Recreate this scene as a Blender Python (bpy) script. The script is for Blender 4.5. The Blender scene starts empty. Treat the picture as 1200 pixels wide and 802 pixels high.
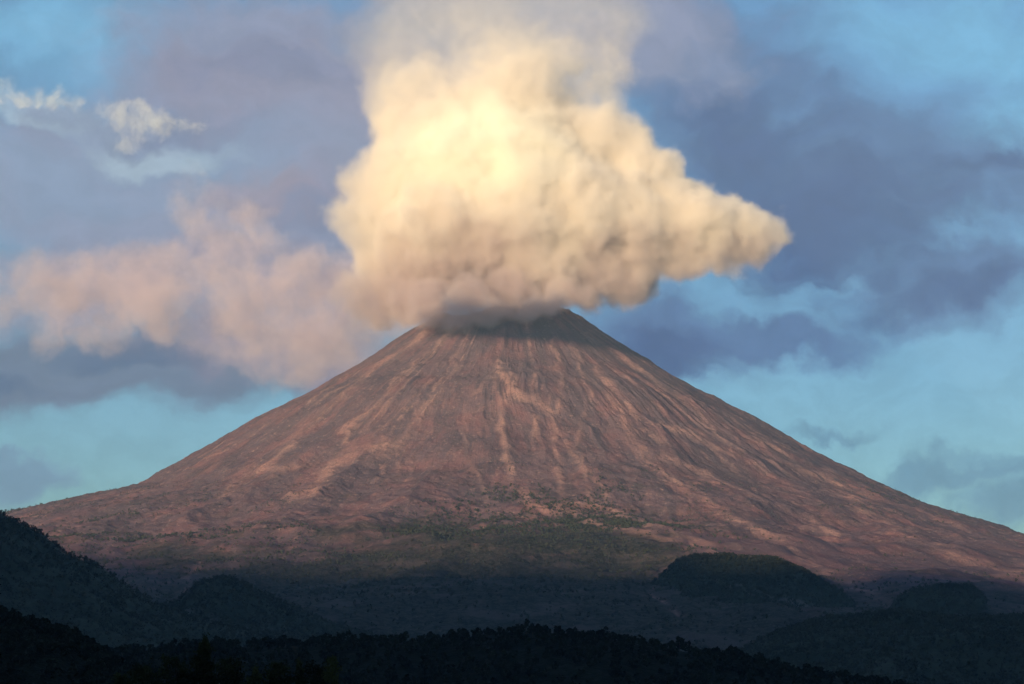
import bpy, math, random
import numpy as np
from mathutils import Vector

random.seed(7)
rng = np.random.default_rng(7)
S = bpy.context.scene
COL = S.collection
R = math.radians

# ------------------------------------------------------------------ camera
F = 2406.0                       # focal length in photo pixels (1200 wide)
HOR = 840.0                      # photo row of the true horizon
PITCH = math.atan((HOR - 401) / F)
cam = bpy.data.cameras.new('camera')
cam.sensor_width = 36
cam.lens = 36 * F / 1200
cam.clip_start = 1
cam.clip_end = 120000
cam_o = bpy.data.objects.new('camera', cam)
COL.objects.link(cam_o)
cam_o.location = (0, 0, 0)
cam_o.rotation_euler = (R(90) + PITCH, 0, 0)
S.camera = cam_o

# ------------------------------------------------------------------ sun and exposure
SUN_EL, SUN_AZ = R(4.6), R(27)   # azimuth: degrees to the left of straight behind the camera
to_sun = Vector((-math.sin(SUN_AZ) * math.cos(SUN_EL), -math.cos(SUN_AZ) * math.cos(SUN_EL), math.sin(SUN_EL)))
sl = bpy.data.lights.new('sun', 'SUN')
sl.energy = 5.0
sl.angle = R(0.8)
sl.color = (1.0, 0.735, 0.415)
sun = bpy.data.objects.new('sun', sl)
COL.objects.link(sun)
sun.rotation_euler = to_sun.to_track_quat('Z', 'Y').to_euler()
S.view_settings.view_transform = 'Standard'
S.view_settings.look = 'None'
S.view_settings.gamma = 1
S.view_settings.use_curve_mapping = False
S.view_settings.exposure = 1.2
cy = S.cycles
cy.volume_bounces = 10
cy.max_bounces = 12
cy.diffuse_bounces = 2
cy.volume_step_rate = 1.0
cy.volume_max_steps = 256
cy.use_denoising = True


# ------------------------------------------------------------------ node helpers
class NT:
    def __init__(s, tree):
        s.t = tree
        s.t.nodes.clear()

    def n(s, kind, ins=None, **props):
        nd = s.t.nodes.new(kind)
        for k, v in props.items():
            setattr(nd, k, v)
        for k, v in (ins or {}).items():
            s.put(nd.inputs[k], v)
        return nd

    def put(s, sock, v):
        if isinstance(v, bpy.types.NodeSocket):
            s.t.links.new(v, sock)
        elif isinstance(v, bpy.types.Node):
            s.t.links.new(v.outputs[0], sock)
        else:
            sock.default_value = v

    def m(s, op, a, b=None, c=None, clamp=False):
        nd = s.t.nodes.new('ShaderNodeMath')
        nd.operation = op
        nd.use_clamp = clamp
        for i, v in enumerate((a, b, c)):
            if v is not None:
                s.put(nd.inputs[i], v)
        return nd.outputs[0]

    def vm(s, op, a, b=None):
        nd = s.t.nodes.new('ShaderNodeVectorMath')
        nd.operation = op
        s.put(nd.inputs[0], a)
        if b is not None:
            if op == 'SCALE':
                s.put(nd.inputs['Scale'], b)
            else:
                s.put(nd.inputs[1], b)
        return nd.outputs['Value'] if op in ('LENGTH', 'DOT_PRODUCT', 'DISTANCE') else nd.outputs[0]

    def ramp(s, x, a, b, lo=0.0, hi=1.0):
        nd = s.n('ShaderNodeMapRange', {0: x, 1: a, 2: b, 3: lo, 4: hi}, interpolation_type='SMOOTHSTEP')
        return nd.outputs[0]

    def mix(s, f, a, b):
        nd = s.t.nodes.new('ShaderNodeMix')
        nd.data_type = 'RGBA'
        s.put(nd.inputs[0], f)
        s.put(nd.inputs[6], a if not isinstance(a, tuple) else (*a, 1)[:4])
        s.put(nd.inputs[7], b if not isinstance(b, tuple) else (*b, 1)[:4])
        return nd.outputs[2]

    def noise(s, vec, scale, detail=4, rough=0.55, dist=0.0):
        nd = s.n('ShaderNodeTexNoise', {'Vector': vec, 'Scale': scale, 'Detail': detail, 'Roughness': rough, 'Distortion': dist})
        return nd.outputs[0]


def pix_dir(px, py):
    dx, dy = (px - 600) / F, (401 - py) / F
    c, s_ = math.cos(PITCH), math.sin(PITCH)
    return np.array([dx, c - dy * s_, s_ + dy * c])


def P(px, py, Y):
    """world point seen at photo pixel (px,py), Y metres ahead of the camera"""
    d = pix_dir(px, py)
    return d * (Y / d[1])


def to_pix(x, y, z):
    c, s_ = math.cos(PITCH), math.sin(PITCH)
    dep = y * c + z * s_
    up = -y * s_ + z * c
    dep = np.maximum(dep, 1.0)
    return 600 + F * x / dep, 401 - F * up / dep


# ------------------------------------------------------------------ world: evening sky with far cloud cover
W = bpy.data.worlds.new('World')
S.world = W
W.use_nodes = True
n = NT(W.node_tree)
out = n.n('ShaderNodeOutputWorld')
bg = n.n('ShaderNodeBackground', {'Strength': 0.08})
n.put(out.inputs[0], bg)
sky = n.n('ShaderNodeTexSky', sky_type='NISHITA', sun_disc=False)
sky.sun_elevation = SUN_EL
sky.sun_rotation = math.pi + SUN_AZ          # set below to agree with the lamp
sky.air_density = 1.0
sky.dust_density = 1.0
sky.ozone_density = 1.5
tc = n.n('ShaderNodeTexCoord')
D = tc.outputs['Generated']
# far cloud decks placed by compass bearing (u) and height (v), both in tangent units
sep = n.n('ShaderNodeSeparateXYZ', {0: D})
iy = n.m('MAXIMUM', sep.outputs[1], 0.05)
U = n.m('DIVIDE', sep.outputs[0], iy)
V = n.m('DIVIDE', sep.outputs[2], iy)
uv = n.n('ShaderNodeCombineXYZ', {0: U, 1: V, 2: 0.0}).outputs[0]
wob = n.n('ShaderNodeTexNoise', {'Vector': uv, 'Scale': 11.0, 'Detail': 7.0, 'Roughness': 0.6})
wv = n.vm('SUBTRACT', wob.outputs['Color'], (0.5, 0.5, 0.5))
uvw = n.vm('ADD', uv, n.vm('SCALE', wv, 0.095))


def tang(px, py):
    d = pix_dir(px, py)
    return d[0] / d[1], d[2] / d[1]


def blob(px, py, rx, ry, rot=0.0):
    """a patch of cloud centred on one bearing and height: 1 in the middle, 0 at its rim, negative beyond"""
    u0, v0 = tang(px, py)
    mp = n.n('ShaderNodeMapping', {'Vector': uvw, 'Location': (u0, v0, 0), 'Rotation': (0, 0, R(rot)),
                                   'Scale': (rx / F, ry / F, 1)}, vector_type='TEXTURE')
    return n.m('SUBTRACT', 1.0, n.vm('LENGTH', mp.outputs[0]))


def union(lst):
    r = lst[0]
    for q in lst[1:]:
        nd = n.m('SMOOTH_MAX', r, q, 0.35)
        r = nd
    return r


base = n.n('ShaderNodeMix', {0: 1.0, 6: sky.outputs[0], 7: (0.56, 0.88, 1.30, 1)}, data_type='RGBA', blend_type='MULTIPLY').outputs[2]


def stretched(sx, sy, off, scale, detail=6, rough=0.58):
    return n.noise(n.n('ShaderNodeMapping', {'Vector': uvw, 'Scale': (sx, sy, 1), 'Location': (off, off * 0.7, off)}).outputs[0], scale, detail, rough)


coarse = stretched(1, 1.7, 3.0, 10)
fine = stretched(1, 1.8, 5.0, 30)
third = stretched(1, 2.2, 8.0, 16)
K = 0.43 / 0.08


def col(r, g, b, k=1.0):
    f = lambda c: ((c / 255 + 0.055) / 1.055) ** 2.4
    return (f(r) * K * k, f(g) * K * k, f(b) * K * k)


def layer(field, c, op=1.0, tex=None, amp=1.6, lo=-0.25, hi=0.55):
    """cloud where the patch field plus noise is high"""
    global base
    fld = n.m('ADD', field, n.m('MULTIPLY', n.m('SUBTRACT', tex, 0.5), amp))
    base = n.mix(n.m('MULTIPLY', n.ramp(fld, lo, hi), op), base, c)


# brighter clear air high up on the right and far left
layer(union([blob(1130, 30, 220, 70), blob(70, 40, 140, 70), blob(1180, 130, 90, 60)]), col(122, 190, 232), 0.8, coarse, 1.0, -0.4, 0.8)
# slate cover to the right of the mountain
layer(union([blob(960, 190, 260, 130), blob(1130, 330, 190, 60), blob(830, 70, 190, 110), blob(760, 390, 130, 60), blob(870, 385, 170, 30),
             blob(1240, 230, 120, 90)]), col(86, 117, 166), 0.95, coarse, 1.9, -0.3, 0.6)
layer(union([blob(990, 250, 170, 90), blob(880, 170, 130, 90), blob(1120, 345, 120, 28), blob(1160, 180, 60, 30), blob(760, 400, 90, 40)]),
      col(68, 94, 146), 0.88, third, 2.4, -0.25, 0.8)
layer(union([blob(960, 230, 120, 60), blob(870, 130, 90, 60), blob(1110, 250, 80, 30)]), col(70, 92, 144), 0.6, fine, 2.2, -0.2, 0.7)
layer(union([blob(1120, 560, 130, 26), blob(1200, 600, 120, 40), blob(980, 500, 120, 14)]), col(98, 140, 172), 0.7, third, 2.4, -0.2, 0.7)
# mauve cover, upper left and behind the plume
layer(union([blob(330, 90, 260, 120), blob(120, 230, 220, 120), blob(420, 200, 170, 170), blob(640, 20, 240, 100)]),
      col(143, 149, 180), 0.95, coarse, 1.9, -0.35, 0.5)
layer(union([blob(300, 100, 200, 60), blob(470, 60, 150, 110), blob(360, 190, 100, 60)]), col(150, 142, 168), 0.6, third, 2.2, -0.3, 0.7)
layer(union([blob(220, 170, 200, 60), blob(60, 200, 90, 60)]), col(134, 155, 190), 0.7, third, 2.2, -0.3, 0.7)
# grey-blue base of the low cloud bank, left
layer(union([blob(90, 425, 200, 72), blob(-10, 475, 90, 42), blob(240, 415, 150, 66), blob(350, 420, 100, 56)]), col(104, 118, 148), 0.95, coarse, 1.5, -0.3, 0.4)
layer(union([blob(-10, 470, 70, 28), blob(170, 410, 90, 25)]), col(76, 100, 140), 0.7, fine, 1.6, -0.2, 0.6)
layer(union([blob(10, 575, 80, 30)]), col(112, 140, 174), 0.7, third, 1.8, -0.2, 0.6)
layer(union([blob(90, 335, 200, 60), blob(330, 350, 200, 90), blob(390, 430, 90, 50)]), col(160, 142, 160), 0.7, coarse, 1.7, -0.3, 0.6)
layer(union([blob(60, 128, 110, 22), blob(190, 160, 110, 26)]), col(178, 198, 216), 0.65, third, 1.8, -0.3, 0.6)
layer(union([blob(560, 20, 170, 60)]), col(172, 170, 178), 0.7, third, 1.8, -0.3, 0.6)
layer(union([blob(330, 60, 200, 50), blob(160, 130, 160, 30), blob(380, 240, 120, 50)]), col(122, 128, 164), 0.6, fine, 2.6, -0.1, 0.9)
layer(union([blob(100, 300, 180, 40), blob(300, 220, 120, 50)]), col(168, 150, 166), 0.6, fine, 2.2, -0.1, 0.9)
tex = n.ramp(stretched(1, 1.7, 12.0, 45, 6, 0.65), 0.3, 0.7, 0.93, 1.07)
base = n.vm('SCALE', base, tex)
n.put(bg.inputs[0], base)


# ------------------------------------------------------------------ materials
def mat(name, build):
    m = bpy.data.materials.new(name)
    m.use_nodes = True
    t = NT(m.node_tree)
    o = t.n('ShaderNodeOutputMaterial')
    build(t, o)
    return m


def foliage(name, c1, c2, scale):
    def b(t, o):
        g = t.n('ShaderNodeNewGeometry')
        f = t.ramp(t.noise(g.outputs['Position'], scale, 3), 0.35, 0.65)
        c = t.mix(f, c1, c2)
        p = t.n('ShaderNodeBsdfPrincipled', {'Base Color': c, 'Roughness': 0.85, 'Specular IOR Level': 0.15})
        t.put(o.inputs[0], p)
    return mat(name, b)


M_forest = foliage('forest_leaves', (0.021, 0.028, 0.024), (0.036, 0.043, 0.036), 0.01)
M_near = foliage('near_leaves', (0.008, 0.010, 0.004), (0.026, 0.032, 0.010), 0.12)
M_lime = foliage('pale_leaves', (0.022, 0.028, 0.010), (0.050, 0.056, 0.018), 0.3)
M_bark = foliage('bark', (0.03, 0.024, 0.018), (0.06, 0.05, 0.04), 0.8)


def hill_mat(name, dark, light, bare, bare_amt):
    def b(t, o):
        g = t.n('ShaderNodeNewGeometry')
        pos = g.outputs['Position']
        f = t.ramp(t.noise(pos, 0.012, 6, 0.65), 0.38, 0.62)
        c = t.mix(f, dark, light)
        k = t.ramp(t.noise(pos, 0.0022, 6, 0.62), 0.66 - bare_amt, 0.74 - bare_amt)
        c = t.mix(k, c, bare)
        bmp = t.n('ShaderNodeBump', {'Strength': 1.0, 'Distance': 8.0, 'Height': t.noise(pos, 0.05, 4, 0.7)})
        p = t.n('ShaderNodeBsdfPrincipled', {'Base Color': c, 'Roughness': 0.95, 'Specular IOR Level': 0.1, 'Normal': bmp.outputs[0]})
        t.put(o.inputs[0], p)
    return mat(name, b)


M_hill = hill_mat('wooded_hill', (0.022, 0.031, 0.024), (0.036, 0.045, 0.034), (0.09, 0.085, 0.085), 0.08)
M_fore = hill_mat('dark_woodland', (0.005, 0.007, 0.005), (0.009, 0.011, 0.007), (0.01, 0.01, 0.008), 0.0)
M_ground = hill_mat('valley_ground', (0.03, 0.04, 0.02), (0.05, 0.055, 0.03), (0.1, 0.09, 0.07), 0.1)


# ------------------------------------------------------------------ numpy noise
def _hash(ix, iy, iz, seed):
    h = (ix.astype(np.int64) * 374761393 + iy.astype(np.int64) * 668265263 + iz.astype(np.int64) * 2147483647 + seed * 974711) & 0xffffffff
    h = ((h ^ (h >> 13)) * 1274126177) & 0xffffffff
    h = (h ^ (h >> 16)) & 0xffffffff
    return (h / 4294967295.0).astype(np.float32)


def vnoise(x, y, seed=0, z=None):
    x0, y0 = np.floor(x), np.floor(y)
    fx, fy = x - x0, y - y0
    fx, fy = fx * fx * fx * (fx * (fx * 6 - 15) + 10), fy * fy * fy * (fy * (fy * 6 - 15) + 10)
    zz = np.zeros_like(x0)
    a = _hash(x0, y0, zz, seed); b = _hash(x0 + 1, y0, zz, seed)
    c = _hash(x0, y0 + 1, zz, seed); d = _hash(x0 + 1, y0 + 1, zz, seed)
    return (a * (1 - fx) + b * fx) * (1 - fy) + (c * (1 - fx) + d * fx) * fy


def fbm(x, y, seed=0, octv=5, gain=0.5, ridged=False):
    s, amp, tot = 0, 1.0, 0
    for i in range(octv):
        v = vnoise(x * 2 ** i + 17.3 * i, y * 2 ** i + 9.1 * i, seed + i)
        if ridged:
            v = 1 - np.abs(v * 2 - 1)
        s = s + v * amp
        tot += amp
        amp *= gain
    return s / tot


def sstep(x, a, b):
    t = np.clip((x - a) / (b - a), 0, 1)
    return t * t * (3 - 2 * t)


def link(name, me, m=None, parent=None, kind=None, label=None, cat=None, group=None, smooth=True):
    if m is not None:
        for q in (m if isinstance(m, (list, tuple)) else [m]):
            me.materials.append(q)
    o = bpy.data.objects.new(name, me)
    COL.objects.link(o)
    o.parent = parent
    if kind: o['kind'] = kind
    if label: o['label'] = label
    if cat: o['category'] = cat
    if group: o['group'] = group
    if smooth and me is not None:
        me.polygons.foreach_set('use_smooth', np.ones(len(me.polygons), bool))
    return o


def grid_mesh(name, X, Y, Z, wrap=False):
    h, w = X.shape
    me = bpy.data.meshes.new(name)
    co = np.stack([X, Y, Z], -1).reshape(-1, 3).astype(np.float32)
    i, j = np.meshgrid(np.arange(h - 1), np.arange(w if wrap else w - 1), indexing='ij')
    j2 = (j + 1) % w
    q = np.stack([i * w + j, i * w + j2, (i + 1) * w + j2, (i + 1) * w + j], -1).reshape(-1, 4)
    make_mesh(me, co, q)
    return me


def make_mesh(me, co, q):
    q = np.ascontiguousarray(q, dtype=np.int32)
    me.vertices.add(len(co))
    me.vertices.foreach_set('co', np.ascontiguousarray(co, dtype=np.float32).ravel())
    me.loops.add(q.size)
    me.loops.foreach_set('vertex_index', q.ravel())
    me.polygons.add(len(q))
    me.polygons.foreach_set('loop_start', np.arange(0, q.size, q.shape[1], dtype=np.int32))
    me.update(calc_edges=True)
    return me


def add_attr(me, name, a):
    at = me.attributes.new(name, 'FLOAT', 'POINT')
    at.data.foreach_set('value', np.ascontiguousarray(a, dtype=np.float32).ravel())


# ------------------------------------------------------------------ ground sheet
GZ = -90.0
gx = np.linspace(-21000, 21000, 120)
gy = np.linspace(-9500, 17500, 80)
X, Y = np.meshgrid(gx, gy)
Z = GZ + 14 * (fbm(X / 2500, Y / 2500, 3) - 0.5)
link('ground', grid_mesh('ground', X, Y, Z), M_ground, kind='structure', label='dark wooded valley floor around the volcano')

# ------------------------------------------------------------------ the volcano
AX, DV = 598.0, 11000.0
ax = P(AX, 400, DV)[0]
left = [(0, 371), (30, 376), (60, 379), (84, 377), (92, 381), (118, 392), (158, 420), (198, 447), (248, 477), (298, 500), (348, 528), (398, 557), (433, 578),
        (458, 585), (498, 592), (558, 606), (598, 613)]
right = [(0, 371), (20, 367), (48, 366), (70, 370), (92, 382), (112, 396), (142, 415), (202, 455), (262, 487), (302, 510), (362, 545), (422, 575), (482, 604),
         (542, 626), (602, 643)]


def prof(pts, sgn, tail):
    rr, zz = [], []
    for d, py in pts:
        p = P(AX + sgn * d, py, DV)
        rr.append(abs(p[0] - ax)); zz.append(p[2])
    for r_, z_ in tail:
        rr.append(r_); zz.append(z_)
    return np.array(rr), np.array(zz)


rl, zl = prof(left, -1, [(3600, 880), (4600, 600), (6000, 300), (7600, 40), (9000, -80), (11000, -200)])
rr_, zr = prof(right, 1, [(3600, 760), (4600, 560), (6000, 280), (7600, 20), (9000, -80), (11000, -200)])
# the face towards the camera: straight talus slope, then foot terraces
NR, NTH = 760, 1500
rad = np.concatenate([np.linspace(1, 3200, 560), np.linspace(3200, 9000, 201)[1:]])
NR = len(rad)
# three quarters of the columns on the camera's side
tf = np.linspace(-1, 1, NTH, endpoint=False)
th = -math.pi / 2 + math.pi * (tf * 0.62 + 0.38 * tf ** 3)
TH, RD = np.meshgrid(th, rad)
zL = np.interp(RD, rl, zl)
zR = np.interp(RD, rr_, zr)
wr = 0.5 + 0.5 * np.cos(TH)
wr = wr * wr * (3 - 2 * wr)
H = zL * (1 - wr) + zR * wr
front = np.clip(-np.sin(TH), 0, 1)
zF = np.interp(RD, [0, 1200, 1500, 2000, 2750, 3500, 4500, 6000, 7600, 9000], [1640, 1640, 1400, 1090, 800, 620, 430, 200, 0, -110])
fw = sstep(RD, 1000, 1700) * sstep(front, 0.05, 0.8)
H = H * (1 - fw) + zF * fw
CX, CY = RD * np.cos(TH), RD * np.sin(TH)
VX, VY = ax + CX, DV + CY
env = sstep(RD, 120, 700)
# radial gullies: noise in angle, stretched down the slope
warp = 0.16 * (fbm(CX / 900, CY / 900, 40, 4) - 0.5)
ang = (TH + warp * env) * 1.0
lr = np.log(RD + 250)
g1 = fbm(ang * 6.5, lr * 1.9, 11, 3, 0.4, True)
g2 = fbm(ang * 34, lr * 3.2, 12, 4, 0.55, True)
g3 = fbm(ang * 110, lr * 7, 13, 3, 0.6, True)
gm = sstep(fbm(ang * 5, lr * 3.5, 15, 4, 0.6), 0.46, 0.72)
env2 = sstep(RD, 250, 1100)
H = H + sstep(RD, 500, 1300) * (fbm(CX / 330, CY / 330, 35, 4, 0.5) - 0.5) * 34
H = H + env * ((g1 - 0.6) * 62 * front ** 0.5 * sstep(RD, 150, 1500) + ((g2 - 0.6) * 15 + (g3 - 0.6) * 4) * gm * env2)
# old lava flows and terraces in the lower part
low = sstep(RD, 1500, 2900)
H = H + low * ((fbm(CX / 700, CY / 700, 21, 5, 0.55) - 0.5) * 120 * (0.3 + 0.7 * front) + (fbm(CX / 180, CY / 180, 25, 5, 0.6, True) - 0.55) * 22)
H = H + sstep(RD, 500, 1500) * (fbm(CX / 60, CY / 60, 27, 4, 0.6) - 0.5) * 11
H = H + (fbm(CX / 90, CY / 90, 29, 5, 0.6) - 0.5) * 13 + (fbm(CX / 35, CY / 35, 30, 3, 0.6) - 0.5) * 7
# lava levees and debris chutes, each a line on the slope: (pixel line, width px, height m, paleness)
H = H + 14 * np.exp(-(((CX - 200) / 210) ** 2 + ((CY + 250) / 260) ** 2)) + 7 * np.exp(-(((CX - 120) / 60) ** 2 + ((CY + 330) / 120) ** 2))
H = H - 30 * np.exp(-(((CX + 230) / 95) ** 2 + ((CY + 280) / 200) ** 2)) + 20 * np.exp(-(((CX + 380) / 50) ** 2 + ((CY + 120) / 200) ** 2))
H = H + (fbm(CX / 70, CY / 70, 33, 4, 0.6, True) - 0.55) * 26 * (1 - sstep(RD, 420, 650))
PXc, PYc = to_pix(VX, VY, H)
LEV = [
    ([(812, 636), (790, 655), (768, 678), (762, 692), (778, 704), (800, 722)], 5, -14, 0.8),
    ([(232, 660), (216, 680), (224, 700)], 6, -10, 0.6),
    ([(560, 640), (620, 652), (680, 650)], 4, 6, 0.5),
    ([(960, 665), (1010, 690), (1050, 712)], 9, 6, 0.6),
    ([(520, 395), (470, 440), (430, 480), (400, 515)], 5, 12, 0.55),
    ([(505, 385), (440, 432), (385, 480), (330, 530), (290, 560)], 5, 10, 0.6),
    ([(545, 405), (520, 455), (470, 520), (430, 545)], 6, 10, 0.3),
    ([(470, 520), (430, 528), (390, 548), (370, 572), (340, 585)], 9, 16, 0.7),
    ([(350, 545), (300, 548), (260, 580)], 8, 12, 0.45),
    ([(585, 430), (600, 455), (625, 470), (650, 490)], 7, 12, 0.7),
    ([(585, 430), (560, 460), (545, 490), (550, 540), (575, 590)], 5, 10, 0.25),
    ([(650, 400), (658, 450), (650, 500), (655, 550), (665, 590), (640, 600)], 6, 14, 0.5),
    ([(672, 405), (690, 460), (676, 520), (690, 570), (700, 600)], 5, 12, 0.4),
    ([(600, 440), (590, 500), (600, 560), (625, 590), (680, 605), (740, 622), (800, 635), (850, 655)], 8, 16, 0.6),
    ([(690, 390), (750, 435), (800, 470), (850, 520), (900, 560)], 5, 12, 0.45),
    ([(700, 430), (730, 490), (760, 540), (800, 570), (850, 600), (920, 640), (960, 665)], 8, 14, 0.75),
    ([(780, 500), (830, 515), (860, 530)], 6, 10, 0.7),
    ([(780, 535), (840, 560), (900, 590), (980, 630)], 6, 10, 0.55),
    ([(850, 487), (900, 520), (960, 556), (1020, 590)], 6, 14, 0.5),
    ([(1000, 590), (1060, 625), (1110, 650), (1200, 680)], 7, 10, 0.6),
    ([(640, 595), (690, 590), (760, 612), (830, 640)], 7, 12, 0.5),
]
pale = np.zeros_like(H)
wpx = PXc + (fbm(CX / 130, CY / 130, 51, 4) - 0.5) * 16
wpy = PYc + (fbm(CX / 130, CY / 130, 52, 4) - 0.5) * 16
vis = (np.sin(TH) < 0.15)
for pts, wd, hm, pl in LEV:
    best = np.full(H.shape, 1e9, np.float32)
    for (x0, y0), (x1, y1) in zip(pts[:-1], pts[1:]):
        dx, dy = x1 - x0, y1 - y0
        t = np.clip(((wpx - x0) * dx + (wpy - y0) * dy) / (dx * dx + dy * dy), 0, 1)
        best = np.minimum(best, np.hypot(wpx - x0 - t * dx, wpy - y0 - t * dy))
    k = np.exp(-(best / (wd * 0.68)) ** 2) * vis * (0.35 + 0.65 * sstep(fbm(CX / 110, CY / 110, 81, 4), 0.35, 0.6))
    H = H + k * hm * 0.55
    pale = np.maximum(pale, k * pl)
# a fan of thin debris streaks running down from below the crater
fr = np.random.default_rng(31)
wob_ = (fbm(CX / 260, CY / 260, 55, 4) - 0.5)
brk = sstep(fbm(CX / 70, CY / 70, 57, 4, 0.6), 0.36, 0.6)
for _ in range(46):
    a0 = fr.uniform(-math.pi * 0.99, -0.01); r0 = fr.uniform(380, 1700); ln_ = fr.uniform(350, 1500)
    wd = fr.uniform(5, 15); pl = fr.uniform(0.15, 0.6); dr = fr.normal() * 0.05
    cols = np.where(np.abs(TH[0] - a0) < 0.25)[0]
    if len(cols) == 0: continue
    c_ = slice(cols[0], cols[-1] + 1)
    t_ = np.clip((RD[:, c_] - r0) / ln_, -0.2, 1.2)
    d_ = np.abs(TH[:, c_] - a0 - dr * t_ - wob_[:, c_] * 0.05) * RD[:, c_]
    k = np.exp(-(d_ / (wd * (0.6 + 0.9 * np.clip(t_, 0, 1)))) ** 2) * sstep(t_, -0.02, 0.12) * sstep(t_, 1.1, 0.75) * brk[:, c_]
    pale[:, c_] = np.maximum(pale[:, c_], k * pl)
    H[:, c_] += k * 3.0
# vegetation takes over on the lower flanks
PXc, PYc = to_pix(VX, VY, H)
line = np.interp(PXc, [0, 150, 350, 480, 600, 700, 780, 860, 960, 1060, 1200], [632, 638, 626, 604, 586, 590, 612, 648, 672, 684, 690])
vn = (fbm(CX / 420, CY / 420, 61, 6, 0.6) - 0.5) * 130 + (fbm(CX / 80, CY / 80, 66, 4, 0.6) - 0.5) * 70
veg = sstep(PYc - line + vn, -45, 62)
sc_ = sstep(fbm(CX / 240, CY / 240, 71, 6, 0.65) + 0.10 * sstep(PYc, 470, 600), 0.60, 0.68) * sstep(PYc, 470, 560) * 0.4
veg = np.maximum(veg, sc_ * (1 - pale)) * (1 - 0.85 * pale)
me = grid_mesh('volcano', VX, VY, H, wrap=True)
add_attr(me, 'pale', pale)
add_attr(me, 'veg', veg)
add_attr(me, 'ang', ang)
add_attr(me, 'rad', RD)
VH = H


def b_volcano(t, o):
    A = lambda nm: t.n('ShaderNodeAttribute', attribute_name=nm).outputs['Fac']
    g = t.n('ShaderNodeNewGeometry')
    pos = g.outputs['Position']
    pv, vg, an, rd = A('pale'), A('veg'), A('ang'), A('rad')
    # streaks running down the slope
    v1 = t.n('ShaderNodeCombineXYZ', {0: t.m('MULTIPLY', an, 13.0), 1: t.m('MULTIPLY', rd, 0.0022), 2: 0.0}).outputs[0]
    v2 = t.n('ShaderNodeCombineXYZ', {0: t.m('MULTIPLY', an, 55.0), 1: t.m('MULTIPLY', rd, 0.005), 2: 4.0}).outputs[0]
    s1 = t.noise(v1, 1.0, 5, 0.6, 0.3)
    ev = t.ramp(rd, 150.0, 1000.0, 0.25, 1.0)
    s2 = t.noise(v2, 1.0, 5, 0.65, 0.4)
    f1 = t.noise(pos, 0.02, 6, 0.7)
    f2 = t.noise(pos, 0.09, 4, 0.7)
    f0 = t.noise(pos, 0.0045, 6, 0.62)
    c = t.mix(t.ramp(s1, 0.40, 0.60), (0.0828, 0.0561, 0.0736), (0.1618, 0.0833, 0.0952))
    c = t.mix(t.m('MULTIPLY', t.ramp(f0, 0.40, 0.58), 0.75), c, (0.1016, 0.0718, 0.0920))
    c = t.mix(t.m('MULTIPLY', t.ramp(s2, 0.54, 0.66), t.m('MULTIPLY', ev, 0.42)), c, (0.2145, 0.1221, 0.1276))
    c = t.mix(t.m('MULTIPLY', t.ramp(s2, 0.42, 0.30), t.m('MULTIPLY', ev, 0.45)), c, (0.0620, 0.0484, 0.0573))
    c = t.mix(t.m('MULTIPLY', t.ramp(f1, 0.54, 0.68), 0.55), c, (0.0659, 0.0542, 0.0605))
    rough = t.ramp(f2, 0.35, 0.62, 0.4, 1.0)
    c = t.mix(t.m('MULTIPLY', pv, rough), c, (0.3951, 0.2277, 0.2001))
    c = t.mix(t.m('MULTIPLY', t.ramp(f2, 0.44, 0.34), 0.55), c, (0.0517, 0.0426, 0.0497))
    f3 = t.noise(pos, 0.05, 5, 0.75)
    sp = t.m('MULTIPLY', t.ramp(f3, 0.57, 0.66), 0.75)
    c = t.mix(sp, c, (0.2822, 0.1792, 0.1677))
    vcol = t.mix(t.ramp(f3, 0.40, 0.60), (0.0151, 0.0193, 0.0176), (0.0521, 0.0470, 0.0445))
    vcol = t.mix(t.m('MULTIPLY', t.ramp(f2, 0.60, 0.68), 0.7), vcol, (0.1260, 0.1050, 0.1050))
    vcol = t.mix(t.m('MULTIPLY', t.ramp(f0, 0.53, 0.64), 0.6), vcol, (0.0924, 0.0739, 0.0773))
    vm_ = t.m('MULTIPLY', vg, t.ramp(t.m('ADD', t.m('MULTIPLY', f2, 0.6), t.m('MULTIPLY', vg, 0.45)), 0.38, 0.60))
    c = t.mix(vm_, c, vcol)
    bmp = t.n('ShaderNodeBump', {'Strength': 0.8, 'Distance': 7.0, 'Height': t.m('ADD', f2, t.m('MULTIPLY', s2, 0.8))})
    p = t.n('ShaderNodeBsdfPrincipled', {'Base Color': c, 'Roughness': 0.95, 'Specular IOR Level': 0.08, 'Normal': bmp.outputs[0]})
    t.put(o.inputs[0], p)


link('volcano', me, mat('volcanic_slope', b_volcano), kind='structure', label='steep reddish brown volcano cone with pale lava streaks and wooded foot', cat='volcano')


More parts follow.
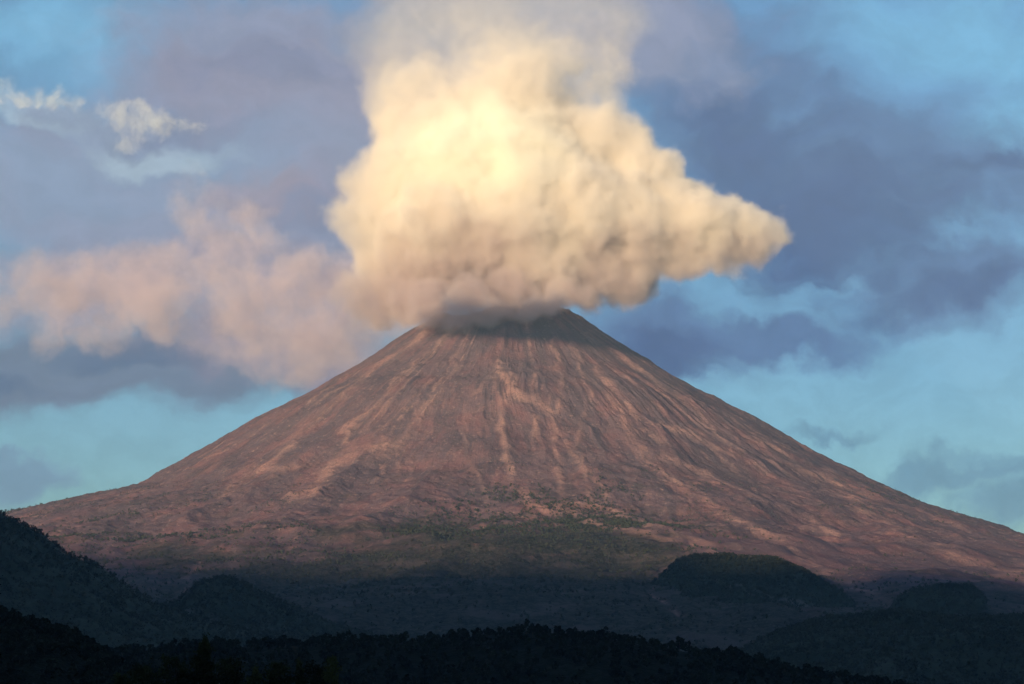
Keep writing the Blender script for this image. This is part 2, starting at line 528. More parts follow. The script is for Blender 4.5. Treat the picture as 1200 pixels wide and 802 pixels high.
# ------------------------------------------------------------------ foothills
def ridge(name, label, crest, Yc, mat_, front=900, back=1200, nx=420, ny=170, amp=40, seed=0, step=None, zb=None):
    """a hill whose skyline runs through the given photo points at distance Yc"""
    pts = [P(x, y, Yc + (yy if len(c) > 2 else 0)) for c in crest for x, y, yy in [(c[0], c[1], c[2] if len(c) > 2 else 0)]]
    px = np.array([p[0] for p in pts]); py = np.array([p[1] for p in pts]); pz = np.array([p[2] for p in pts])
    xs = np.linspace(px[0], px[-1], nx)
    z0 = np.interp(xs, px, pz)
    y0 = np.interp(xs, px, py)
    ker = np.ones(9) / 9
    z0 = np.convolve(np.pad(z0, 4, mode='edge'), ker, 'valid')
    u = np.concatenate([-np.linspace(1, 0, int(ny * 0.7)) ** 1.15, np.linspace(0, 1, int(ny * 0.3) + 1)[1:]])
    Uu, Xx = np.meshgrid(u, xs, indexing='ij')
    Y_ = y0[None, :] + np.where(Uu < 0, Uu * front, Uu * back)
    fall = np.where(Uu < 0, (np.abs(Uu)) ** 1.25, Uu ** 1.6)
    base_z = GZ - 30 if zb is None else zb
    Zz = z0[None, :] * (1 - fall) + base_z * fall
    ex = np.clip(np.minimum(Xx - xs[0], xs[-1] - Xx) / (0.06 * (xs[-1] - xs[0])), 0, 1)
    sc = amp * 9
    away = np.clip(np.abs(Uu) * 4, 0.18, 1)
    Zz = Zz + amp * away * 2.6 * (fbm(Xx / sc, Y_ / sc * 0.6, seed, 5, 0.55, True) - 0.62) + amp * 0.25 * (fbm(Xx / sc * 5, Y_ / sc * 5, seed + 9, 4) - 0.5)
    Zz = base_z + (Zz - base_z) * (0.25 + 0.75 * ex)
    me = grid_mesh(name, Xx, Y_, Zz)
    o = link(name, me, mat_, kind='structure', label=label)
    return o, (Xx, Y_, Zz)


RG = {}
RG['blue'] = ridge('left_ridge', 'blue shaded wooded ridge falling from the left edge', [(-420, 560), (-200, 575), (-60, 582), (0, 600), (20, 610), (45, 622), (70, 647), (110, 658), (150, 690), (190, 712), (260, 735), (340, 748), (460, 770), (600, 800)], 4300, M_hill, 1300, 1500, amp=26, seed=101)
RG['knoll'] = ridge('wooded_knoll', 'dark wooded knoll left of centre below the cone', [(60, 740), (150, 722), (205, 706), (235, 684), (262, 676), (290, 685), (325, 704), (365, 722), (400, 738), (460, 752), (560, 775)], 4800, M_hill, 900, 900, nx=300, amp=24, seed=111)
RG['mid'] = ridge('central_foothill', 'dark wooded foothill right of the middle, below the cone', [(560, 780), (640, 756), (700, 730), (740, 706), (768, 682), (792, 658), (815, 651), (850, 650), (900, 655), (940, 668), (970, 688), (1010, 710), (1060, 732), (1120, 756), (1200, 790)], 6300, M_hill, 1900, 1300, nx=460, ny=240, amp=34, seed=121)
RG['right'] = ridge('right_foothill', 'low dark wooded hills along the right edge', [(820, 790), (900, 748), (960, 728), (1010, 722), (1050, 716), (1090, 722), (1130, 726), (1200, 724), (1290, 716), (1420, 730), (1560, 770)], 4200, M_hill, 1200, 1100, amp=30, seed=131)
RG['knob'] = ridge('dark_knob', 'small dark flat topped wooded knob on the right flank', [(1040, 712), (1058, 698), (1070, 691), (1100, 687), (1135, 686), (1150, 693), (1156, 712), (1162, 730)], 5600, M_hill, 420, 420, nx=140, ny=80, amp=8, seed=141)
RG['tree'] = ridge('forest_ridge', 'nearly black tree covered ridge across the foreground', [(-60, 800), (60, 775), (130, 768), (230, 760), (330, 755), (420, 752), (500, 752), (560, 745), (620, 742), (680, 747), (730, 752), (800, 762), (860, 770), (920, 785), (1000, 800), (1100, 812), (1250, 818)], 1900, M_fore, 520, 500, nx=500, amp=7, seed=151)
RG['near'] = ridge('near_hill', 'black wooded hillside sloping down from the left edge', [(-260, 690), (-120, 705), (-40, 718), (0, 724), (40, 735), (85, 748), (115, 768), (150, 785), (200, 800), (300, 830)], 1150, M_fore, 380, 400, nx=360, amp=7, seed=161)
# the range behind the camera that keeps the valley in evening shade
wx = np.linspace(-15500, 9500, 420)
wy = np.linspace(-8800, -3600, 110)
X, Y = np.meshgrid(wx, wy)
pr = 1 - np.abs((Y + 6200) / 2600)
edge = np.clip(np.minimum(wx + 15500, 9500 - wx) / 2500, 0, 1)[None, :]
Z = GZ - 20 + ((1850 - np.clip(0.055 * (X + 8700), -130, 170)) * np.clip(pr, 0, 1) ** 0.8 + 430 * np.clip(pr * 3, 0, 1) * (fbm(X / 1500, Y / 1900, 171, 6, 0.5, True) - 0.6)) * edge
link('western_range', grid_mesh('western_range', X, Y, Z), M_hill, kind='structure', label='high wooded mountain range across the valley, opposite the volcano')


# ------------------------------------------------------------------ ash plume and clouds: real volumes
def ball_field(balls, cell, pad):
    """balls: (n,4) world x y z r -> depth inside the nearest ball on a regular grid"""
    lo = (balls[:, :3] - balls[:, 3:]).min(0) - pad
    hi = (balls[:, :3] + balls[:, 3:]).max(0) + pad
    nn = np.ceil((hi - lo) / cell).astype(int) + 1
    G = np.full(nn, -1e9, np.float32)
    axs = [lo[k] + cell * np.arange(nn[k]) for k in range(3)]
    for x, y, z, r in balls:
        c = np.array([x, y, z])
        a = np.maximum(((c - r - pad - lo) / cell).astype(int), 0)
        b = np.minimum(((c + r + pad - lo) / cell).astype(int) + 2, nn)
        d = np.sqrt((axs[0][a[0]:b[0], None, None] - x) ** 2 + (axs[1][None, a[1]:b[1], None] - y) ** 2 + (axs[2][None, None, a[2]:b[2]] - z) ** 2)
        v = G[a[0]:b[0], a[1]:b[1], a[2]:b[2]]
        np.maximum(v, r - d, out=v)
    return G, axs


def grow(balls, n_, lo, hi, out=0.75, crisp=None):
    """smaller balls budding from the surface of the given ones"""
    w = balls[:, 3] ** 2
    k = rng.choice(len(balls), n_, p=w / w.sum())
    v = rng.normal(size=(n_, 3)); v /= np.linalg.norm(v, axis=1)[:, None]
    b = balls[k]
    r = b[:, 3] * rng.uniform(lo, hi, n_)
    return np.column_stack([b[:, :3] + v * (b[:, 3] * out)[:, None], r])


def ico_union(balls, inflate, voxel, name):
    bpts = []
    import bmesh
    bm = bmesh.new(); bmesh.ops.create_icosphere(bm, subdivisions=2, radius=1)
    v0 = np.array([v.co[:] for v in bm.verts]); f0 = np.array([[v.index for v in f.verts] for f in bm.faces])
    bm.free()
    co = np.concatenate([v0 * (b[3] + inflate) + b[:3] for b in balls])
    fc = np.concatenate([f0 + i * len(v0) for i in range(len(balls))])
    me = bpy.data.meshes.new(name); make_mesh(me, co, fc)
    o = bpy.data.objects.new(name, me); COL.objects.link(o)
    md = o.modifiers.new('r', 'REMESH'); md.mode = 'VOXEL'; md.voxel_size = voxel
    dg = bpy.context.evaluated_depsgraph_get()
    me2 = bpy.data.meshes.new_from_object(o.evaluated_get(dg))
    bpy.data.objects.remove(o)
    n_ = len(me2.vertices)
    v = np.empty(n_ * 3, np.float32); me2.vertices.foreach_get('co', v)
    me2.calc_loop_triangles()
    t = np.empty(len(me2.loop_triangles) * 3, np.int32); me2.loop_triangles.foreach_get('vertices', t)
    return v.reshape(-1, 3), t.reshape(-1, 3)


def cloud(name, label, cat, blobs, Y0, dens, color, cell=24, levels=((260, .25, .5), (1500, .10, .22)), res=200, fade=None,
          rad_k=2.0, aniso=0.0, out=0.75, wisp=0.5, step=1.0, hull=150, shade=None, gran=None):
    """blobs: (px, py, radius px, depth offset m)"""
    base_b = []
    for px, py, r, dy in blobs:
        p = P(px, py, Y0 + dy)
        base_b.append([*p, r / F * np.linalg.norm(p)])
    base_b = np.array(base_b)
    allb = [base_b]
    src = base_b
    for n_, lo, hi in levels:
        nb = grow(src, n_, lo, hi, out)
        allb.append(nb)
        src = np.concatenate([src, nb]) if len(allb) == 2 else nb
    balls = np.concatenate(allb)
    G, axs = ball_field(balls, cell, cell)
    idx = np.argwhere(G > 0)
    q = np.column_stack([axs[k][idx[:, k]] for k in range(3)])
    g = G[G > 0]
    keep = np.ones(len(q), bool)
    if fade is not None:
        keep = rng.random(len(q)) < fade(q, g)
    q = q[keep] + rng.uniform(-0.5, 0.5, (keep.sum(), 3)) * cell
    hv, hf = ico_union(balls[:len(allb[0]) + len(allb[1])], hull, hull * 0.8, name)
    org = hv.mean(0)
    co = np.concatenate([hv, q]) - org
    me = bpy.data.meshes.new(name)
    make_mesh(me, co, hf)
    # weight: hull vertices carry none of the smoke
    ext = co.max(0) - co.min(0)
    o = link(name, me, None, label=label, cat=cat, kind=None)
    vg_ = o.vertex_groups.new(name='puff')
    vg_.add(list(range(len(hv), len(co))), 1.0, 'REPLACE')

    def b(t, o_):
        pd = t.n('ShaderNodeTexPointDensity', point_source='OBJECT', space='WORLD', resolution=res, interpolation='Linear')
        pd.object = o
        pd.radius = cell * rad_k
        pd.vertex_color_source = 'VERTEX_WEIGHT'
        pd.vertex_attribute_name = 'puff'
        tcn = t.n('ShaderNodeNewGeometry').outputs['Position']
        if wisp > 0:
            w = t.n('ShaderNodeTexNoise', {'Vector': tcn, 'Scale': 0.010, 'Detail': 4.0, 'Roughness': 0.6})
            dv = t.vm('SCALE', t.vm('SUBTRACT', w.outputs['Color'], (0.5, 0.5, 0.5)), wisp * 130.0)
            w2 = t.n('ShaderNodeTexNoise', {'Vector': tcn, 'Scale': 0.0028, 'Detail': 2.0, 'Roughness': 0.5})
            dv = t.vm('ADD', dv, t.vm('SCALE', t.vm('SUBTRACT', w2.outputs['Color'], (0.5, 0.5, 0.5)), wisp * 230.0))
            tcn2 = t.vm('ADD', tcn, dv)
        else:
            tcn2 = tcn
        t.put(pd.inputs[0], tcn2)
        d = pd.outputs['Density']
        d = t.m('MULTIPLY', t.m('MULTIPLY', d, t.ramp(pd.outputs['Color'], 0.5, 0.95)), dens)
        if gran:
            gn = t.n('ShaderNodeTexNoise', {'Vector': tcn2, 'Scale': gran[0], 'Detail': 4.0, 'Roughness': 0.62})
            d = t.m('MULTIPLY', d, t.ramp(gn.outputs[0], gran[1], gran[2], gran[3], gran[4]))
        cc_ = (*color, 1)
        if shade:
            d, cc_ = shade(t, tcn2, d, cc_)
        pv = t.n('ShaderNodeVolumePrincipled', {'Color': cc_, 'Density': d, 'Anisotropy': aniso})
        t.put(o_.inputs['Volume'], pv)
    m = mat(name + '_vapour', b)
    m.cycles.volume_interpolation = 'LINEAR'
    if hasattr(m.cycles, 'volume_step_rate'):
        m.cycles.volume_step_rate = step
    me.materials.append(m)
    o.location = org
    print('CLOUD', name, 'points', len(q), 'hull', len(hf), 'ext', ext)
    return o


PL = [(688, 108, 36, 20), (705, 85, 34, 80), (880, 280, 26, 40), (850, 290, 26, 40), (470, 110, 48, 100), (470, 50, 65, 200), (700, 20, 60, 200), (528, 366, 20, -600), (500, 360, 20, -480), (568, 362, 20, -600), (545, 376, 12, -640), (528, 373, 14, -620), (500, 367, 16, -540), (568, 369, 14, -620), (610, 361, 13, -600), (640, 356, 12, -580), (450, 340, 34, 100), (480, 330, 36, 0), (590, 190, 90, 0), (765, 212, 32, 40), (738, 200, 36, 30), (812, 236, 24, 40), (850, 250, 18, 40), (722, 160, 36, 60), (600, 325, 42, -40), (680, 330, 34, 0), (740, 325, 32, 30), (800, 305, 28, 40), (840, 295, 24, 40), (520, 364, 12, -560), (580, 362, 16, -560), (615, 356, 15, -520), (556, 374, 9, -640), (690, 345, 18, -300), (475, 358, 16, -300), (530, 200, 85, -60), (480, 230, 70, 60), (448, 262, 48, 80), (520, 265, 80, -60), (600, 255, 85, -120), (670, 250, 76, -60),
      (735, 262, 60, 0), (790, 265, 52, 30), (838, 268, 42, 40), (872, 270, 31, 40), (898, 268, 23, 40), (914, 266, 18, 40), (922, 258, 9, 40), (470, 366, 16, -200), (440, 362, 24, 100), (500, 370, 11, -480), (420, 345, 32, 150), (560, 305, 44, -40), (630, 318, 36, -80),
      (700, 312, 36, -60), (760, 305, 28, -20), (500, 305, 42, 60), (455, 305, 32, 120), (543, 362, 15, -620), (556, 342, 22, -520), (600, 338, 26, -360),
      (655, 335, 26, -260), (640, 350, 16, -420), (690, 170, 55, 60), (735, 140, 20, 60), (712, 118, 26, 60), (520, 130, 66, 60), (600, 100, 80, 40),
      (540, 40, 80, 150), (630, 30, 75, 150), (560, -50, 90, 250), (650, -60, 85, 280), (480, 160, 50, 60), (412, 262, 22, 80), (500, 348, 22, -350),
      (470, 340, 28, 0), (440, 338, 28, 150), (690, 350, 12, 0), (690, 60, 40, 100)]


def plume_shade(t, pos, d, c):
    sp_ = t.n('ShaderNodeSeparateXYZ', {0: pos})
    z, x = sp_.outputs[2], sp_.outputs[0]
    nz = t.m('MULTIPLY', t.m('SUBTRACT', t.noise(pos, 0.0022, 4, 0.6), 0.5), 1500.0)
    zt, zm, zb_ = P(600, -40, 10950)[2], P(600, 190, 10950)[2], P(600, 335, 10950)[2]
    top = t.ramp(t.m('ADD', z, nz), zm, zt, 0.0, 1.0)
    d = t.m('MULTIPLY', d, t.m('POWER', 0.010, top))
    xl, xr = P(380, 200, 10950)[0], P(470, 200, 10950)[0]
    lf = t.ramp(t.m('ADD', x, t.m('MULTIPLY', nz, 0.5)), xr, xl, 0.0, 1.0)
    d = t.m('MULTIPLY', d, t.m('POWER', 0.16, lf))
    ash = t.ramp(t.m('ADD', z, t.m('MULTIPLY', nz, 0.5)), zb_ + 330, zb_ - 60, 0.0, 1.0)  # darker base: ash tint that also paints in the plume's shaded underside
    d = t.m('MULTIPLY', d, t.m('POWER', 0.6, ash))
    # bright middle of the column: its glow is painted into the vapour colour
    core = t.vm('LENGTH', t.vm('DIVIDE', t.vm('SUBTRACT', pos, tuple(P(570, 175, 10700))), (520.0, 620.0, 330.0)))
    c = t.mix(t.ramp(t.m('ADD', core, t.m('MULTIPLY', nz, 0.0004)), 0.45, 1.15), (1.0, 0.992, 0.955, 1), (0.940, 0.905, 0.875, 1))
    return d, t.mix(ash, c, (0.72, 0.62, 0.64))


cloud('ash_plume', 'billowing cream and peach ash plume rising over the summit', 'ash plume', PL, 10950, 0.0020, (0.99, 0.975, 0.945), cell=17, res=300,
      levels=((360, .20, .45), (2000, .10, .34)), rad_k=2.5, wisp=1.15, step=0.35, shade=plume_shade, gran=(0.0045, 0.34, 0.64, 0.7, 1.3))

PINK = [(60, 385, 26, 60), (120, 390, 26, 60), (250, 240, 20, 0), (232, 262, 22, 0), (250, 385, 36, 80), (330, 395, 44, 60), (450, 370, 40, 300), (222, 215, 20, 0), (216, 240, 27, 0), (240, 252, 22, 0), (292, 262, 27, 0), (315, 285, 22, 0), (268, 285, 28, 40), (200, 330, 40, 100),
        (40, 330, 36, 0), (95, 325, 34, 0), (150, 330, 40, 0), (60, 355, 36, 60), (120, 360, 40, 60), (200, 360, 44, 0), (280, 345, 52, 60),
        (350, 350, 55, 60), (285, 408, 26, -60), (320, 420, 34, 0), (360, 420, 42, 60), (400, 395, 45, 100), (430, 340, 50, 100), (-20, 350, 40, 0)]
cloud('pink_cloud', 'soft pink and peach cloud bank low to the left of the cone', 'cloud', PINK, 13800, 0.00048, (0.85, 0.74, 0.80), cell=30, res=220,
      levels=((260, .25, .5), (1400, .15, .35)), wisp=1.4, hull=210, step=0.6, gran=(0.0030, 0.38, 0.62, 0.12, 1.4), fade=lambda q, g: 0.6 + 0.4 * sstep(fbm(q[:, 0] / 700, q[:, 2] / 500 + q[:, 1] / 900, 401, 4), 0.4, 0.62))
STREAK = [(-30, 103, 13, 0), (0, 106, 14, 0), (22, 112, 10, 0), (46, 116, 9, 0), (70, 115, 12, 0), (90, 120, 9, 0), (118, 130, 9, 0), (140, 138, 15, 0),
          (165, 145, 17, 20), (192, 143, 14, 0), (216, 142, 10, 0), (230, 148, 6, 0), (150, 160, 12, 20)]
cloud('white_cloud', 'thin bright white streak of cloud at the upper left', 'cloud', STREAK, 14500, 0.0005, (0.93, 0.97, 1.0), cell=15, res=200,
      levels=((200, .3, .6), (800, .2, .45)), wisp=1.2, hull=160, step=0.6, gran=(0.006, 0.4, 0.62, 0.1, 1.6))
# unseen cloud added between the low sun and the summit to shade the crater
sumt = np.array([95.0, 10380.0, 1950.0])
cc = sumt + np.array(to_sun) * 5600
side = np.array([-to_sun[1], to_sun[0], 0]); side /= np.linalg.norm(side)
bl = np.array([[*(cc + side * a_ + np.array([0, 0, b_])), r_] for a_, b_, r_ in ((-440, 15, 70), (-330, 30, 95), (-210, 20, 105), (-90, 25, 120), (30, 25, 125), (150, 20, 120), (270, 10, 110), (380, -5, 90), (470, -20, 70), (-60, 95, 80), (60, 105, 85), (180, 95, 80), (290, 70, 70))])
bl2 = np.concatenate([bl, grow(bl, 90, .25, .5)])
hv, hf = ico_union(bl2, 0, 22, 'cloud')
link('small_cloud', make_mesh(bpy.data.meshes.new('small_cloud'), hv - cc, hf), mat('small_cloud_vapour', lambda t, o: t.put(o.inputs['Volume'], t.n('ShaderNodeVolumePrincipled', {'Color': (0.98, 0.97, 0.96, 1), 'Density': 0.025}))),
     label='unseen cloud added beyond the left edge to shade the summit', cat='cloud').location = cc


# ------------------------------------------------------------------ trees
def crown_faces(c, rad, nf, size, seed):
    """leaf-sized quads clustered in clumps through an uneven crown"""
    g = np.random.default_rng(seed)
    ncl = max(5, nf // 28)
    v = g.normal(size=(ncl, 3)); v /= np.linalg.norm(v, axis=1)[:, None]
    cl = v * (g.uniform(0.25, 1.0, ncl) ** 0.5)[:, None] * rad
    cl[:, 2] = np.maximum(cl[:, 2], -rad[2] * 0.75)
    k = g.integers(0, ncl, nf)
    p = c + cl[k] + g.normal(size=(nf, 3)) * rad * 0.17
    return quads(p, size * g.uniform(0.6, 1.4, nf), g)


def quads(p, sz, g):
    nf = len(p)
    a = g.normal(size=(nf, 3)); a /= np.linalg.norm(a, axis=1)[:, None]
    b = np.cross(a, g.normal(size=(nf, 3))); b /= np.linalg.norm(b, axis=1)[:, None]
    a = a * sz[:, None]; b = b * sz[:, None] * 0.7
    co = np.stack([p - a, p - b * 0.9, p + a, p + b], 1).reshape(-1, 3)
    return co, np.arange(nf * 4).reshape(-1, 4)


def tube(pts, rads, seg=6):
    pts = np.array(pts, float)
    co, q = [], []
    for i, p in enumerate(pts):
        d = pts[min(i + 1, len(pts) - 1)] - pts[max(i - 1, 0)]
        d /= np.linalg.norm(d)
        u = np.cross(d, (0.3, 1, 0.1)); u /= np.linalg.norm(u)
        w = np.cross(d, u)
        for k in range(seg):
            a = 2 * math.pi * k / seg
            co.append(p + rads[i] * (u * math.cos(a) + w * math.sin(a)))
    for i in range(len(pts) - 1):
        for k in range(seg):
            k2 = (k + 1) % seg
            q.append((i * seg + k, i * seg + k2, (i + 1) * seg + k2, (i + 1) * seg + k))
    return np.array(co), np.array(q)


def join(lst):
    co, q, off = [], [], 0
    for c, f in lst:
        co.append(c); q.append(f + off); off += len(c)
    return np.concatenate(co), np.concatenate(q)


def mk(name, cf):
    return make_mesh(bpy.data.meshes.new(name), cf[0], cf[1])


# small trees of the far ridges: trunk and crown in one mesh, too small to show parts
def small_tree(seed, conic=False):
    g = np.random.default_rng(seed)
    h = 1.0
    tr = tube([(0, 0, -0.15), (g.normal() * .02, 0, 0.3), (0, g.normal() * .03, 0.8)], [0.035, 0.028, 0.01], 5)
    if conic:
        nf = 150
        z = g.uniform(0.15, 1.0, nf); r = 0.22 * (1.04 - z) * g.uniform(0.3, 1, nf); a = g.uniform(0, 6.28, nf)
        cr = quads(np.column_stack([r * np.cos(a), r * np.sin(a), z]), 0.07 * g.uniform(.6, 1.3, nf), g)
    else:
        w = g.uniform(0.26, 0.42)
        cr = crown_faces(np.array([0, 0, 0.62]), np.array([w, w, g.uniform(0.26, 0.36)]), 230, 0.085, seed)
    me = mk('tree', join([tr, cr]))
    me.materials.append(M_bark); me.materials.append(M_fore_leaf)
    idx = np.ones(len(me.polygons), np.int32); idx[:len(tr[1])] = 0
    me.polygons.foreach_set('material_index', idx)
    return me


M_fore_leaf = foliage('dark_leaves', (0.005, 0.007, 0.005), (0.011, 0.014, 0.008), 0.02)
VAR = [small_tree(500 + i) for i in range(7)]
CON = [small_tree(600 + i, True) for i in range(3)]


def put_tree(me, x, y, z, h, label, group):
    o = bpy.data.objects.new('tree', me)
    COL.objects.link(o)
    o.location = (x, y, z)
    w = h * random.uniform(0.9, 1.3)
    o.scale = (w, w, h)
    o.rotation_euler = (0, 0, random.uniform(0, 6.28))
    o['label'] = label; o['category'] = 'tree'; o['group'] = group
    return o


def surf(grid, x, front_off):
    """point on a ridge grid at world x, front_off metres in front of its crest (row interpolation)"""
    Xx, Yy, Zz = grid
    j = int(np.clip(np.searchsorted(Xx[0], x), 1, Xx.shape[1] - 1))
    crest = int(np.argmax(Zz[:, j]))
    yc = Yy[crest, j]
    zz = np.interp(yc - front_off, Yy[:, j], Zz[:, j])
    return np.array([x, yc - front_off, zz])


for i in range(135):
    px_ = -10 + (i + random.uniform(-.35, .35)) * 960 / 135
    x = P(px_, 750, 1900)[0]
    q = surf(RG['tree'][1], x, random.uniform(-12, 60))
    put_tree(random.choice(VAR), q[0], q[1], q[2] - 1.5, random.choice([6, 7, 8, 9, 10, 12, 15]), 'dark round topped tree on the black ridge below the cone', 'trees along the top of the foreground ridge')
for i in range(85):
    px_ = -10 + (i + random.uniform(-.4, .4)) * 205 / 85
    x = P(px_, 750, 1150)[0]
    q = surf(RG['near'][1], x, random.uniform(-8, 70))
    put_tree(random.choice(VAR), q[0], q[1], q[2] - 1, random.uniform(4, 8), 'black bushy tree on the hillside at the lower left corner', 'trees on the lower left hillside')


def scatter(name, label, grid, cnt, lo, hi, m, maxoff=0.6, faces=14, flt=None, seed=1):
    """woodland that reads as one mass"""
    g = np.random.default_rng(seed)
    Xx, Yy, Zz = grid
    nr, nc = Xx.shape
    fi = g.uniform(0, nr - 1.01, cnt); fj = g.uniform(0, nc - 1.01, cnt)
    i0 = fi.astype(int); j0 = fj.astype(int); a = fi - i0; b = fj - j0
    L = lambda A: (A[i0, j0] * (1 - a) + A[i0 + 1, j0] * a) * (1 - b) + (A[i0, j0 + 1] * (1 - a) + A[i0 + 1, j0 + 1] * a) * b
    p = np.column_stack([L(Xx), L(Yy), L(Zz)])
    if flt is not None:
        p = p[flt(p)]
    k = len(p)
    h = g.uniform(lo, hi, k)
    pr_ = np.repeat(p, faces, 0); hr = np.repeat(h, faces)
    v = g.normal(size=(k * faces, 3)); v /= np.linalg.norm(v, axis=1)[:, None]
    v *= (g.uniform(0.4, 1, k * faces) ** 0.5)[:, None]
    c = pr_ + np.column_stack([v[:, 0] * hr * .38, v[:, 1] * hr * .38, hr * 0.55 + v[:, 2] * hr * .38])
    cf = quads(c, hr * 0.26, g)
    link(name, mk(name, cf), m, kind='stuff', label=label, smooth=False)


inview = lambda p: (lambda u: (u[0] > -60) & (u[0] < 1260) & (u[1] < 850))(to_pix(p[:, 0], p[:, 1], p[:, 2]))
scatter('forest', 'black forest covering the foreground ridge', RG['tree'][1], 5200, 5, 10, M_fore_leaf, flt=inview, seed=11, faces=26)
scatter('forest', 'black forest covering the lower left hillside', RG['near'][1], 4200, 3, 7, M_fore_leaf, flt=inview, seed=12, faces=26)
for kk, cnt, lb in (('blue', 9000, 'blue shaded forest on the ridge at the left edge'), ('knoll', 5000, 'forest on the small knoll left of centre'),
                    ('mid', 15000, 'dark forest on the long foothill under the cone'), ('right', 9000, 'dark forest on the low hills at the right edge'),
                    ('knob', 1500, 'forest on the flat topped knob at the right')):
    scatter('forest', lb, RG[kk][1], int(cnt * 2.2), 6, 12, M_forest, flt=inview, seed=20 + cnt, faces=9)

gv = np.arange(NTH)[(np.sin(th) < 0.1)]
gr = np.arange(NR)[rad > 2000]
sel = (slice(gr[0], gr[-1] + 1), slice(gv[0], gv[-1] + 1))
vgrid = (VX[sel], VY[sel], VH[sel])


def low_flank(p):
    qx, qy = to_pix(p[:, 0], p[:, 1], p[:, 2])
    ln = np.interp(qx, [0, 150, 350, 480, 600, 700, 780, 860, 960, 1060, 1200], [638, 644, 636, 618, 602, 604, 624, 658, 680, 690, 698])
    nz = (fbm(p[:, 0] / 300, p[:, 1] / 300, 91, 5, 0.6) - 0.5) * 130 + (np.random.default_rng(5).random(len(p)) - 0.5) * 50
    return (qx > -40) & (qx < 1240) & (qy + nz > ln) & (qy < 800)


scatter('forest', 'patchy forest over the shaded lower flank of the volcano', vgrid, 110000, 6, 13, M_forest, flt=low_flank, seed=77, faces=9)
brush = lambda p: (lambda u: (u[0] > -40) & (u[0] < 1240) & (u[1] > 520) & (fbm(p[:, 0] / 200, p[:, 1] / 200, 93, 5, 0.6) > 0.60))(to_pix(p[:, 0], p[:, 1], p[:, 2]))
scatter('brush', 'sparse dark brush dotted over the middle slopes of the volcano', vgrid, 30000, 4, 9, M_forest, flt=brush, seed=78, faces=7)

# small conifers on the left skyline of the cone
iL = np.argmin(np.abs(((th + math.pi) + math.pi) % (2 * math.pi) - math.pi))
for i in range(22):
    px_ = 48 + random.uniform(0, 1) ** 1.3 * 60 if i < 15 else random.choice([112, 120, 133, 146, 158, 66, 72])
    r_ = abs(P(px_, 595, DV)[0] - ax)
    z_ = float(np.interp(r_, rad, VH[:, iL]))
    o = put_tree(random.choice(CON), ax - r_, DV + random.uniform(-60, 30), z_ - 3, random.uniform(14, 27), 'tiny conifer on the left skyline of the cone', 'conifers on the left shoulder of the cone')
    o.name = 'conifer'

# the near slope under the frame and the trees whose tops reach into the picture
RG['slope'] = ridge('near_slope', 'dark slope just in front of the viewpoint', [(-900, 860), (0, 842), (100, 838), (250, 832), (400, 842), (700, 866), (2200, 900)], 350, M_fore, 500, 160, nx=160, ny=60, amp=1.2, seed=181, zb=-40)


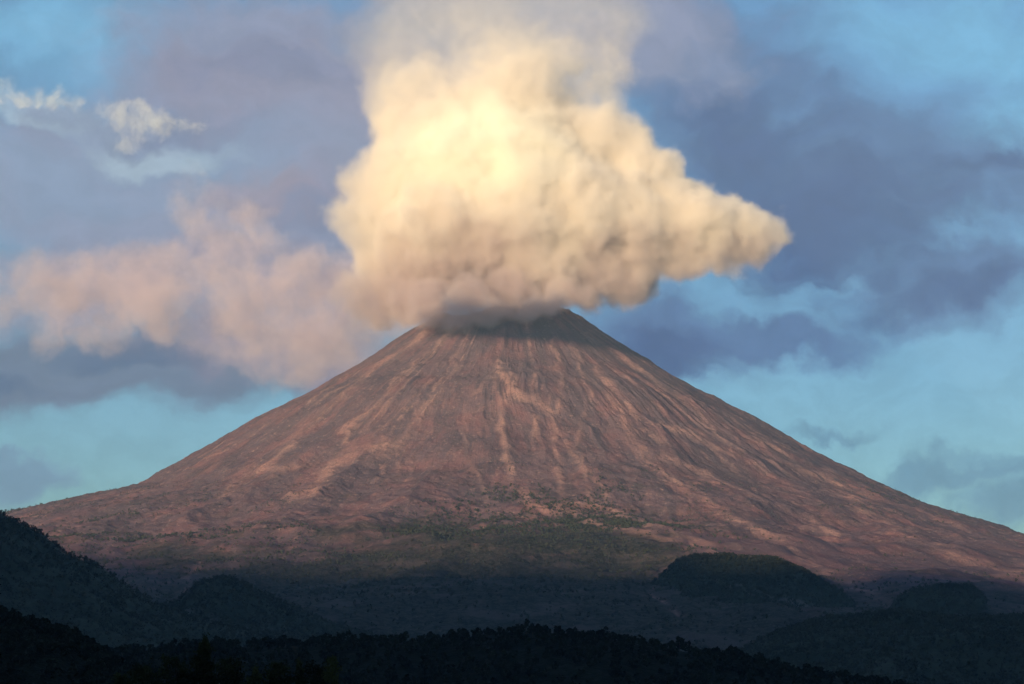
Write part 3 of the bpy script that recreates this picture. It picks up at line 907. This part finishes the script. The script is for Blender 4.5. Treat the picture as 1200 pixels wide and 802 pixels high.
def near_tree(seed, h, w, conic, leaf_m, label, px_, Yt, top_py, nf=2600):
    g = np.random.default_rng(seed)
    top = P(px_, top_py, Yt)
    root = bpy.data.objects.new('tree', None); COL.objects.link(root)
    root.location = (top[0], top[1], top[2] - h)
    root['label'] = label; root['category'] = 'tree'; root['group'] = 'trees on the near slope'
    b1, b2 = g.normal(size=2) * 0.03 * h
    tp = [(0, 0, -1.5), (b1 * .4, 0, h * .25), (b1, b2, h * .55), (b1 * .6, b2, h * .78), (b1 * .3, b2 * .5, h * .97)]
    link('trunk', mk('trunk', tube(tp, [h * .026, h * .02, h * .014, h * .009, h * .003], 8)), M_bark, root)
    limbs, leaves = [], []
    nl = 16 if conic else 13
    for k in range(nl):
        t_ = 0.22 + 0.72 * k / nl
        a = k * 2.4 + g.uniform(-.4, .4)
        z = h * t_
        bx = np.interp(z, [p[2] for p in tp], [p[0] for p in tp]); by = np.interp(z, [p[2] for p in tp], [p[1] for p in tp])
        ln = w * ((1.05 - t_) * 1.1 if conic else math.sin(math.pi * min(1, (t_ - .1) * 1.05)) ** .6 * .95) * g.uniform(.7, 1.15)
        e = np.array([bx + ln * math.cos(a), by + ln * math.sin(a), z + ln * g.uniform(.15, .6)])
        m_ = (np.array([bx, by, z]) + e) / 2 + (0, 0, -ln * .06)
        limbs.append(tube([(bx, by, z), m_, e], [h * .008, h * .005, h * .0015], 5))
        nk = int(nf / nl)
        tt = g.uniform(0.25, 1.08, nk)
        c = np.array([bx, by, z]) + (e - np.array([bx, by, z])) * tt[:, None] + g.normal(size=(nk, 3)) * (ln * .17 + .12)
        leaves.append(quads(c, g.uniform(.12, .28, nk), g))
    nk = 160
    leaves.append(quads(np.array([b1 * .3, b2 * .5, h * .95]) + g.normal(size=(nk, 3)) * np.array([.22, .22, h * .035]), g.uniform(.08, .2, nk), g))
    link('limbs', mk('limbs', join(limbs)), M_bark, root)
    link('crown', mk('crown', join(leaves)), leaf_m, root, smooth=False)


near_tree(1, 13, 3.4, True, M_near, 'tallest pointed tree rising above its neighbours at lower left', 240, 330, 744, 5200)
near_tree(2, 10, 3.0, False, M_near, 'bushy dark tree just left of the tall pointed tree', 207, 330, 771)
near_tree(3, 9, 2.8, False, M_near, 'bushy dark tree just right of the tall pointed tree', 268, 325, 772)
near_tree(4, 9, 2.4, True, M_lime, 'yellowish green tree second to the right of the tall pointed tree', 300, 320, 782)
near_tree(5, 8, 2.6, False, M_near, 'rounded dark tree between two yellowish green trees', 328, 330, 778)
near_tree(6, 9, 1.6, True, M_lime, 'narrow pale leaved tree right of the rounded dark tree', 350, 335, 774)
near_tree(7, 8, 2.6, False, M_near, 'low dark tree beside the rightmost pale leaved tree', 372, 330, 780)
near_tree(8, 7, 1.5, False, M_lime, 'rightmost near tree with pale yellow leaves at its tip', 392, 325, 770, 900)
near_tree(9, 8, 2.8, False, M_near, 'low dark tree at the bottom edge, second from the left hillside', 172, 325, 782)
near_tree(10, 8, 2.2, False, M_lime, 'small yellowish green tree nearest the left hillside', 146, 330, 792)

# ------------------------------------------------------------------ evening haze
def box(name, lo, hi, m):
    co = [(x, y, z) for x in (lo[0], hi[0]) for y in (lo[1], hi[1]) for z in (lo[2], hi[2])]
    q = [(0, 1, 3, 2), (4, 6, 7, 5), (0, 4, 5, 1), (2, 3, 7, 6), (0, 2, 6, 4), (1, 5, 7, 3)]
    o = link(name, mk(name, (np.array(co, float), np.array(q))), m, kind='stuff', label='thin bluish evening haze filling the valley', smooth=False)
    return o


HAZE = 1.7e-5
if HAZE > 0:
    box('haze', (-22000, -10500, GZ - 40), (22000, 18000, 4900),
        mat('haze_air', lambda t, o: t.put(o.inputs['Volume'], t.n('ShaderNodeVolumePrincipled', {'Color': (0.50, 0.76, 1.0, 1), 'Density': HAZE, 'Anisotropy': 0.0}))))
